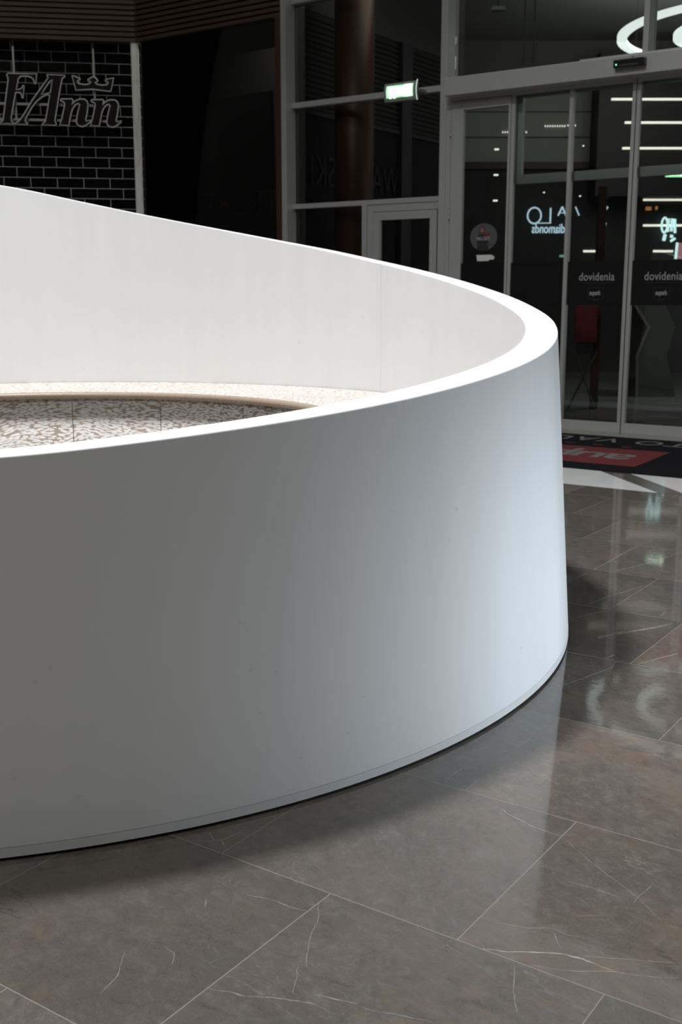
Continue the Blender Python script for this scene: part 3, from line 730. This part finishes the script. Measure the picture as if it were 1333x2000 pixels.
# shop sign: letters, crown, hanging rods and rails
LET = {'F': [(-2.02, 4.021), (-1.673, 4.023), (-1.687, 3.907), (-1.7, 3.907), (-1.713, 3.952), (-1.738, 3.979), (-1.781, 3.993), (-1.865, 3.99), (-1.893, 3.962), (-1.928, 3.833), (-1.876, 3.84), (-1.852, 3.865), (-1.843, 3.883), (-1.83, 3.881), (-1.848, 3.735), (-1.861, 3.737), (-1.867, 3.78), (-1.884, 3.799), (-1.935, 3.801), (-2.005, 3.506), (-2.003, 3.461), (-1.975, 3.441), (-1.979, 3.431), (-2.141, 3.433), (-2.132, 3.448), (-2.103, 3.473), (-2.055, 3.745), (-2.02, 3.928), (-2.018, 3.971), (-2.032, 3.999)],
'A': [(-1.547, 4.019), (-1.333, 4.015), (-1.338, 3.999), (-1.368, 3.976), (-1.391, 3.887), (-1.48, 3.479), (-1.464, 3.442), (-1.47, 3.421), (-1.637, 3.425), (-1.628, 3.441), (-1.596, 3.464), (-1.572, 3.567), (-1.528, 3.778), (-1.556, 3.785), (-1.62, 3.755), (-1.687, 3.703), (-1.745, 3.634), (-1.833, 3.497), (-1.837, 3.459), (-1.813, 3.439), (-1.821, 3.424), (-1.966, 3.426), (-1.957, 3.441), (-1.915, 3.464), (-1.861, 3.528), (-1.741, 3.715), (-1.603, 3.894), (-1.536, 3.984), (-1.546, 3.999)],
'Ah': [(-1.486, 3.958), (-1.519, 3.808), (-1.629, 3.783), (-1.593, 3.838), (-1.523, 3.934)],
'n': [(-1.401, 3.725), (-1.39, 3.736), (-1.262, 3.741), (-1.247, 3.726), (-1.251, 3.706), (-1.265, 3.673), (-1.221, 3.719), (-1.168, 3.741), (-1.109, 3.74), (-1.078, 3.718), (-1.066, 3.68), (-1.08, 3.59), (-1.103, 3.5), (-1.096, 3.48), (-1.041, 3.494), (-1.046, 3.473), (-1.103, 3.43), (-1.143, 3.414), (-1.182, 3.419), (-1.214, 3.444), (-1.219, 3.485), (-1.195, 3.588), (-1.169, 3.672), (-1.184, 3.687), (-1.217, 3.676), (-1.249, 3.637), (-1.273, 3.586), (-1.302, 3.47), (-1.311, 3.424), (-1.423, 3.427), (-1.394, 3.507), (-1.351, 3.673), (-1.358, 3.698), (-1.394, 3.713)],
'crown': [(-1.247, 4.014), (-1.221, 4.01), (-1.155, 3.984), (-1.153, 3.969), (-1.182, 3.961), (-1.185, 3.936), (-1.163, 3.921), (-1.095, 3.912), (-1.049, 3.921), (-1.026, 3.937), (-1.026, 3.949), (-1.057, 3.959), (-1.056, 3.974), (-1.029, 3.987), (-0.993, 4.011), (-0.958, 3.992), (-0.936, 3.962), (-0.945, 3.949), (-0.971, 3.943), (-0.951, 3.921), (-0.886, 3.91), (-0.833, 3.916), (-0.811, 3.935), (-0.813, 3.952), (-0.844, 3.962), (-0.839, 3.98), (-0.743, 4.002), (-0.781, 3.839), (-1.006, 3.859), (-1.208, 3.844)]}
sg = Thing('shop_sign', FB, (-1.4, 14.73, 3.4), T8)
tag(sg.o, 'hanging shop sign of dark maroon letters and crown in front of black tiles', 'sign')
def letter(name, loops, dx=0, dz=0):
    lp = [[(x+dx, z+dz) for x, z in l] for l in loops]
    a, b = outline_meshes(lp, 14.73, 14.79, .0075)
    p = sg.part(name, a, M['red_sign_face']); q = sg.part('edge_trim', b, M['sign_edge'], p); q['label'] = 'thin silver outline'
    return p
letter('letter', [LET['F']]); letter('letter', [LET['A'], LET['Ah']]); letter('letter', [LET['n']]); letter('letter', [LET['n']], .372, 0); letter('crown', [LET['crown']])
for x, z0 in ((-1.952, 3.5), (-.985, 3.5)): sg.part('hanging_rod', boxes((x-.011, x+.011, 14.80, 14.82, z0, 4.56)), M['rail_steel'])
for z in (3.678, 3.493): sg.part('rail', boxes((-2.4, -.83, 14.795, 14.815, z-.014, z+.014)), M['rail_steel'])

# ------------------------------------------------------------------ beyond the glass: side wall of the outer hall, with mirrored shop parts built on it
sw = Thing('wall_vestibule', FA, (-8, 12, 0), TH); tag(sw.o, kind='structure')
sw.part('wall_panel', boxes((-8.0, -7.86, 10.72, 13.95, 0, 3.40)), M['near_black'])
sw.part('upper_panel', boxes((-8.0, -7.86, 10.72, 13.95, 4.53, 5.6)), M['mid_grey'])
bs = [(-8.0, -7.87, 10.72, 13.95, 3.45, 4.53)]
z = 3.46
while z < 4.5: bs.append((-7.87, -7.845, 10.72, 13.95, z, z+.035)); z += .062
sw.part('mirrored_fascia', boxes(*bs), mat('fascia_black_brown', (.012, .010, .008), .6))  # fascia mirrored in the glass, built as solid slats
sw.part('pale_ledge', boxes((-8.0, -7.83, 10.72, 13.95, 3.40, 3.445)), mat('ledge_grey', (.045, .045, .042), .6))
sw.part('mirrored_pilaster', boxes((-7.9, -7.80, 12.80, 13.05, 0, 4.53)), mat('pilaster_grey', (.028, .030, .031), .5))  # pillar mirrored in the glass, built as a solid block
me = text_mesh('SWAROVSKI', 2.1, .34, .02, offset=-.01, spacing=1.05, mirror=True)  # shop name mirrored in the glass, built as solid letters
me.transform(Matrix.Translation((-7.85, 11.9, 2.62)) @ Matrix.Rotation(R_(90), 4, 'Z'))
sw.part('lettering', me, mat('dark_sign_letters', (.020, .020, .020), .6))
cl = bmesh.new(); cyl(-7.38, 11.05, 0, 5.6, .228, 64, bm=cl)
co = solo('brown_column', cl, M['column'], FA, (-7.38, 11.05, 0), TH, True)
for p in co.data.polygons: p.use_smooth = abs(p.normal.z) < .5
tag(co, 'round copper-brown column behind the tall glass wall', 'column')

# far wall of the outer hall; mirrored shop lights and signs are built onto it
tag(solo('wall_far', boxes((-3, 14, 19.92, 20.5, 0, 3.52)), M['curtain_grey'], FW, (4, 19.92, 0), 0), kind='structure')
tag(solo('trim_8', boxes((-3, 14, 19.9, 20.5, 3.52, 4.80)), M['pale_bulkhead'], FW, (4, 19.9, 3.5), 0), kind='structure')
tag(solo('trim_11', boxes((-3, 14, 19.9, 20.5, 4.80, 5.6)), M['grey_bulkhead'], FW, (4, 19.9, 4.8), 0), kind='structure')
tag(solo('trim_9', boxes((-3, 14, 19.86, 19.9, 3.50, 3.62)), M['brown_post'], FW, (4, 19.9, 3.5), 0), kind='structure')
tag(solo('trim_10', boxes((-3, 14, 19.88, 19.9, 4.02, 4.035), (-3, 14, 19.88, 19.9, 4.44, 4.452)), M['dark_frame'], FW, (4, 19.9, 3.5), 0), kind='structure')
# dark recessed shop portal on the right part of that wall
tag(solo('wall_portal', boxes((4.3, 9, 19.3, 19.86, 3.0, 5.3)), mat('portal_dark', (.014, .013, .012), .5), FW, (6, 19.3, 3.0), 0), kind='structure')
def bar(x0, x1, y, z, lab):  # light strips mirrored in the glass, built as glowing boxes
    tag(solo('mirrored_light_strip', boxes((x0, x1, y-.03, y, z-.018, z+.018), bevel=.004), M['light_bar'], FW, ((x0+x1)/2, y, z), 0), lab, 'lamp', 'mirrored light strips beyond the sliding doors')
YB = 19.3
bar(4.50, 7.4, YB, 4.55, 'reflection of a long light strip, built behind the glass doors, topmost of the six')
bar(4.74, 7.4, YB, 4.18, 'reflection of a long light strip, built behind the glass doors, second from the top')
bar(4.72, 7.4, YB, 3.77, 'reflection of a long light strip, built behind the glass doors, just above the door transom')
bar(5.28, 7.6, 19.92, 2.988, 'reflection of a long light strip, built below the transom, above the cyan neon sign')
bar(5.30, 7.6, 19.92, 2.553, 'reflection of a long light strip passing behind the cyan neon sign')
bar(5.50, 5.85, 19.92, 2.113, 'reflection of a short light strip left of the pink lightbox')
bar(4.27, 4.48, 19.92, 2.113, 'reflection of a very short light strip glimpsed across the stile left of the lettered leaves')
# dotted rail lights
k = 0
for (x0, n, z, y) in ((2.79, 5, 4.11, 19.88), (3.07, 4, 4.11, 19.88), (3.52, 9, 4.21, 19.88), (3.91, 4, 4.22, 19.88)):
    b = bmesh.new()
    for i in range(n): bmesh.ops.create_uvsphere(b, u_segments=10, v_segments=6, radius=.014, matrix=Matrix.Translation((x0+i*.042, y, z)))
    lab = ['row of five tiny spotlights', 'row of four tiny spotlights', 'longest row of tiny spotlights, nine in a line', 'row of four tiny spotlights right of the longest row'][k]
    th = Thing('spotlight_rail', FW, (x0, y, z), 0); tag(th.o, lab+' on the pale wall', 'light rail', 'spotlight rows')
    th.part('rail', boxes((x0-.03, x0+n*.042, y, y+.02, z-.006, z+.006)), M['mid_grey']); th.part('spotlights', b, M['spot']); k += 1
for i, (x, z) in enumerate(((2.30, 3.464), (2.30, 3.10), (2.30, 2.733))):
    tag(solo('ceiling_spot', boxes((x-.033, x+.033, 16.96, 17.0, z-.012, z+.012), bevel=.004), M['spot'], FW, (x, 17, z), 0),
        'small white spotlight glow behind the hinged glass door, %s of three' % ('top', 'middle', 'lowest')[i], 'spotlight', 'spots behind the hinged door')
for i, (x, z) in enumerate(((3.02, 3.80), (4.05, 3.80), (4.03, 2.99), (3.42, 3.05))):
    tag(solo('ceiling_spot', boxes((x-.012, x+.012, 19.2, 19.24, z-.01, z+.01), bevel=.003), M['spot'], FW, (x, 19.2, z), 0),
        'tiny spotlight dot behind the sliding doors, ' + ('above the transom at left', 'above the transom at right', 'just below the transom at right', 'just below the transom at left')[i], 'spotlight')

# jewellery sign mirrored in the door glass, built as glowing letters beyond it
js = Thing('mirrored_jeweller_sign', FW, (3.7, 19.9, 2.5), 0)
tag(js.o, 'glowing pale blue mirror image of a diamond shop sign, built behind the sliding doors', 'sign')
def neon_ring(cx, cz, rx, rz, y, t=.016, a0=0, a1=360, n=40):
    cu = bpy.data.curves.new('n', 'CURVE'); cu.dimensions = '3D'; cu.bevel_depth = t
    sp = cu.splines.new('POLY'); cyc = a1-a0 >= 360; m_ = n if cyc else n+1
    sp.points.add(m_-1); sp.use_cyclic_u = cyc
    for i in range(m_):
        a = R_(a0+(a1-a0)*i/n); sp.points[i].co = (cx+rx*math.cos(a), y, cz+rz*math.sin(a), 1)
    return mesh_of(cu)
js.part('letter', neon_ring(3.385, 2.72, .118, .135, 19.9, .014), M['neon_blue'])
js.part('letter', boxes((3.655, 3.680, 19.89, 19.91, 2.60, 2.85), (3.45, 3.68, 19.89, 19.91, 2.585, 2.60)), M['neon_blue'])
def strut(p, q, r=.014): return rod(p, q, r)
b = rod((3.80, 19.9, 2.72), (3.87, 19.9, 2.87), .014); rod((3.94, 19.9, 2.72), (3.87, 19.9, 2.87), .014, bm=b); rod((3.83, 19.9, 2.765), (3.91, 19.9, 2.765), .006, bm=b)
js.part('letter', b, M['neon_blue'])
b = rod((4.10, 19.9, 2.87), (4.17, 19.9, 2.72), .012); js.part('letter', b, M['neon_blue'])
me = text_mesh('diamonds', .58, .16, .02, offset=.012, mirror=True); me.transform(Matrix.Translation((3.64, 19.9, 2.42))); js.part('lettering', me, M['neon_blue'])
nf = Thing('mirrored_neon_fragment', FW, (4.68, 19.9, 2.5), 0)  # neon pieces mirrored in the glass, built as glowing rods
tag(nf.o, 'reflection of short curved pale blue neon pieces, built behind the first lettered door leaf', 'neon sign')
nf.part('stroke', rod((4.60, 19.9, 2.79), (4.66, 19.9, 2.87), .022), M['neon_blue']); nf.part('stroke', rod((4.62, 19.9, 2.50), (4.635, 19.9, 2.60), .02), M['neon_blue'])
cn = Thing('mirrored_neon_sign', FW, (5.75, 19.85, 2.3), 0)  # neon letters mirrored in the glass, built as glowing tubes beyond it
tag(cn.o, 'reflection of bright cyan white neon letters in two rows, built behind the right sliding door', 'neon sign')
for x, rx in ((5.66, .055), (5.745, .0)):
    if rx: cn.part('stroke', neon_ring(x, 2.555, .05, .125, 19.85, .019), M['neon_cyan'])
cn.part('stroke', rod((5.725, 19.85, 2.44), (5.73, 19.85, 2.665), .022), M['neon_cyan'])
cn.part('stroke', rod((5.785, 19.85, 2.45), (5.79, 19.85, 2.665), .024), M['neon_cyan'])
cn.part('stroke', rod((5.85, 19.85, 2.42), (5.835, 19.85, 2.66), .024), M['neon_cyan'])
cn.part('stroke', rod((5.66, 19.85, 2.29), (5.68, 19.85, 2.40), .03), M['neon_cyan'])
cn.part('stroke', rod((5.78, 19.85, 2.28), (5.86, 19.85, 2.33), .022), M['neon_cyan']); cn.part('stroke', rod((5.79, 19.85, 2.34), (5.80, 19.85, 2.39), .028), M['neon_cyan'])
mp_ = Thing('mirrored_small_neon', FW, (4.05, 19.9, 2.0), 0); tag(mp_.o, 'reflection of a faint teal upright neon stroke, built low behind the plain sliding leaf', 'neon sign')  # mirrored neon stroke built as a glowing object
mp_.part('stroke', rod((3.955, 19.9, 2.09), (3.96, 19.9, 2.22), .013), M['neon_blue']); mp_.part('base_stroke', boxes((3.85, 3.97, 19.89, 19.91, 2.01, 2.05), bevel=.01), mat('teal_glow', (.1, .3, .3), .5, 0, (.2, .42, .36), .6))
lbx = Thing('lightbox', FW, (6.1, 19.87, 1.98), 0); tag(lbx.o, 'dim pink lightbox with a pale cyan edge tube at the right frame edge', 'lightbox')
lbx.part('panel', boxes((5.93, 6.6, 19.87, 19.92, 1.98, 2.255), bevel=.004), M['pink_box']); lbx.part('edge_tube', rod((5.90, 19.90, 1.98), (5.915, 19.90, 2.26), .022), M['neon_cyan'])
ow = Thing('mirrored_shop_glow', FW, (5.45, 19.9, 2.82), 0)  # shop glow mirrored in the glass, built as glowing blocks
tag(ow.o, 'dim amber glow of a reflected shop window above the cyan neon sign', 'shop light')
AM = mat('amber_glow', (.4, .2, .08), .5, 0, (.50, .20, .06), .55)
ow.part('glow', boxes((5.33, 5.43, 19.89, 19.93, 2.81, 2.87), bevel=.01), AM); ow.part('glow', boxes((5.50, 5.54, 19.89, 19.93, 2.82, 2.88), bevel=.01), AM)

# second exit sign, half hidden by the transom
e2 = Thing('exit_sign', FW, (5.62, 19.25, 3.30), 0); tag(e2.o, 'green exit sign of the outer hall, showing only a strip below the door transom', 'exit sign')
e2.part('housing', boxes((5.45, 5.81, 19.25, 19.30, 3.305, 3.48), bevel=.004), M['exit_case']); e2.part('panel', boxes((5.455, 5.80, 19.235, 19.25, 3.30, 3.475)), M['exit_green'])
e2.part('pictogram', boxes((5.50, 5.60, 19.225, 19.236, 3.325, 3.43)), M['exit_white']); e2.part('pictogram', boxes((5.63, 5.68, 19.225, 19.236, 3.33, 3.43)), M['exit_white']); e2.part('pictogram', boxes((5.71, 5.78, 19.225, 19.236, 3.32, 3.45)), M['exit_white'])

# ring lamps mirrored in the glass, built as glowing rings in the outer hall
def mirrored_ring_lamp(r, label, width, zc, estr):
    t = Thing('mirrored_ring_lamp', FW, (5.8, 15.8, zc), 0); tag(t.o, label, 'pendant lamp')
    o = obj('ring', ring_faces([(r, -.03), (r, .03), (r-width, .03), (r-width, -.03)], 160), M['ring_light'], t.o)
    for a in (20, 140, 260):
        x, y = (r-width/2)*math.cos(R_(a)), (r-width/2)*math.sin(R_(a)); obj('suspension_wire', rod((x, y, .03), (x, y, 5.59-zc), .004), M['dark_frame'], t.o)
mirrored_ring_lamp(2.02, 'reflection of the larger glowing white ring lamp, built hanging behind the upper glass', .13, 4.84, 1)
mirrored_ring_lamp(1.27, 'reflection of the smaller glowing white ring lamp, built inside the larger ring, at the right edge', .13, 4.84, 1)
for i, (x, y) in enumerate(((2.19, 14.0), (2.31, 14.0))):
    t = Thing('hanging_rod', FW, (x, y, 4.1), 0); tag(t.o, ('left' if i == 0 else 'right')+' one of two thin grey rods hanging behind the upper glass', 'rod', 'thin hanging rods')
    t.part('rod', rod((x, y, 4.13), (x, y, 5.6), .009), M['mid_grey']); t.part('end_weight', cyl(x, y, 4.08, 4.15, .017, 12), M['mid_grey'])
t = Thing('ceiling_camera', FW, (1.87, 14, 4.66), 0); tag(t.o, 'small grey ceiling device on a short stem behind the upper glass', 'security camera')
t.part('stem', rod((1.87, 14, 4.70), (1.87, 14, 5.6), .010), M['mid_grey']); t.part('head', boxes((1.79, 1.95, 13.9, 14.02, 4.655, 4.70), bevel=.01), M['pale_bulkhead'])

# red board, brown post and pale curved stand seen through the lower panes
rb = Thing('notice_stand', FW, (2.9, 13.2, 0), 0); tag(rb.o, 'red notice board on crossed legs behind the first lettered door leaf', 'notice stand')
rb.part('board', boxes((2.775, 3.03, 13.2, 13.24, .80, 1.23), bevel=.006), M['red_board'])
rb.part('lettering', boxes((2.84, 2.96, 13.195, 13.2, 1.185, 1.205)), M['letter_dim']); rb.part('arrow', boxes((2.85, 2.93, 13.195, 13.2, .98, .985)), M['letter_dim'])
rb.part('lower_panel', boxes((2.80, 3.0, 13.21, 13.23, .66, .80)), M['dark_wall'])
for a, b_ in (((2.72, 0), (3.05, .70)), ((3.05, 0), (2.78, .70))): rb.part('leg', rod((a[0], 13.22, a[1]), (b_[0], 13.22, b_[1]), .012), M['mid_grey'])
tag(solo('wooden_post', boxes((3.03, 3.12, 13.36, 13.45, 0, 2.6), bevel=.004), M['brown_post'], FW, (3.07, 13.4, 0), 0), 'slim dark brown post right behind the red notice board', 'post')
ks = Thing('kiosk', FW, (4.2, 15, 0), 0); tag(ks.o, 'pale angular kiosk with a kinked edge behind the right sliding door', 'kiosk')
KM = mat('kiosk_shell', (.085, .085, .078), .45)
prof = [(3.92, 1.24), (4.13, .93), (4.00, .55), (4.02, 0), (4.55, 0), (4.40, .55), (4.50, .93), (4.34, 1.24)]
ks.part('body', prism(prof, 'y', 15.0, 15.8), KM)
ks.part('edge_strip', prism([(3.90, 1.24), (4.11, .93), (3.98, .55), (4.0, .0), (4.03, .0), (4.015, .55), (4.15, .93), (3.94, 1.24)], 'y', 14.96, 15.0), mat('kiosk_edge', (.22, .21, .18), .4))
tb = Thing('cafe_table', FW, (4.75, 13.6, 0), 0); tag(tb.o, 'small dark pedestal table behind the right sliding door', 'table')
tb.part('tabletop', cyl(4.75, 13.6, .70, .73, .33, 40), M['mid_grey']); tb.part('leg', cyl(4.75, 13.6, .02, .70, .03, 20), M['dark_frame']); tb.part('base', cyl(4.75, 13.6, 0, .02, .2, 32), M['dark_frame'])
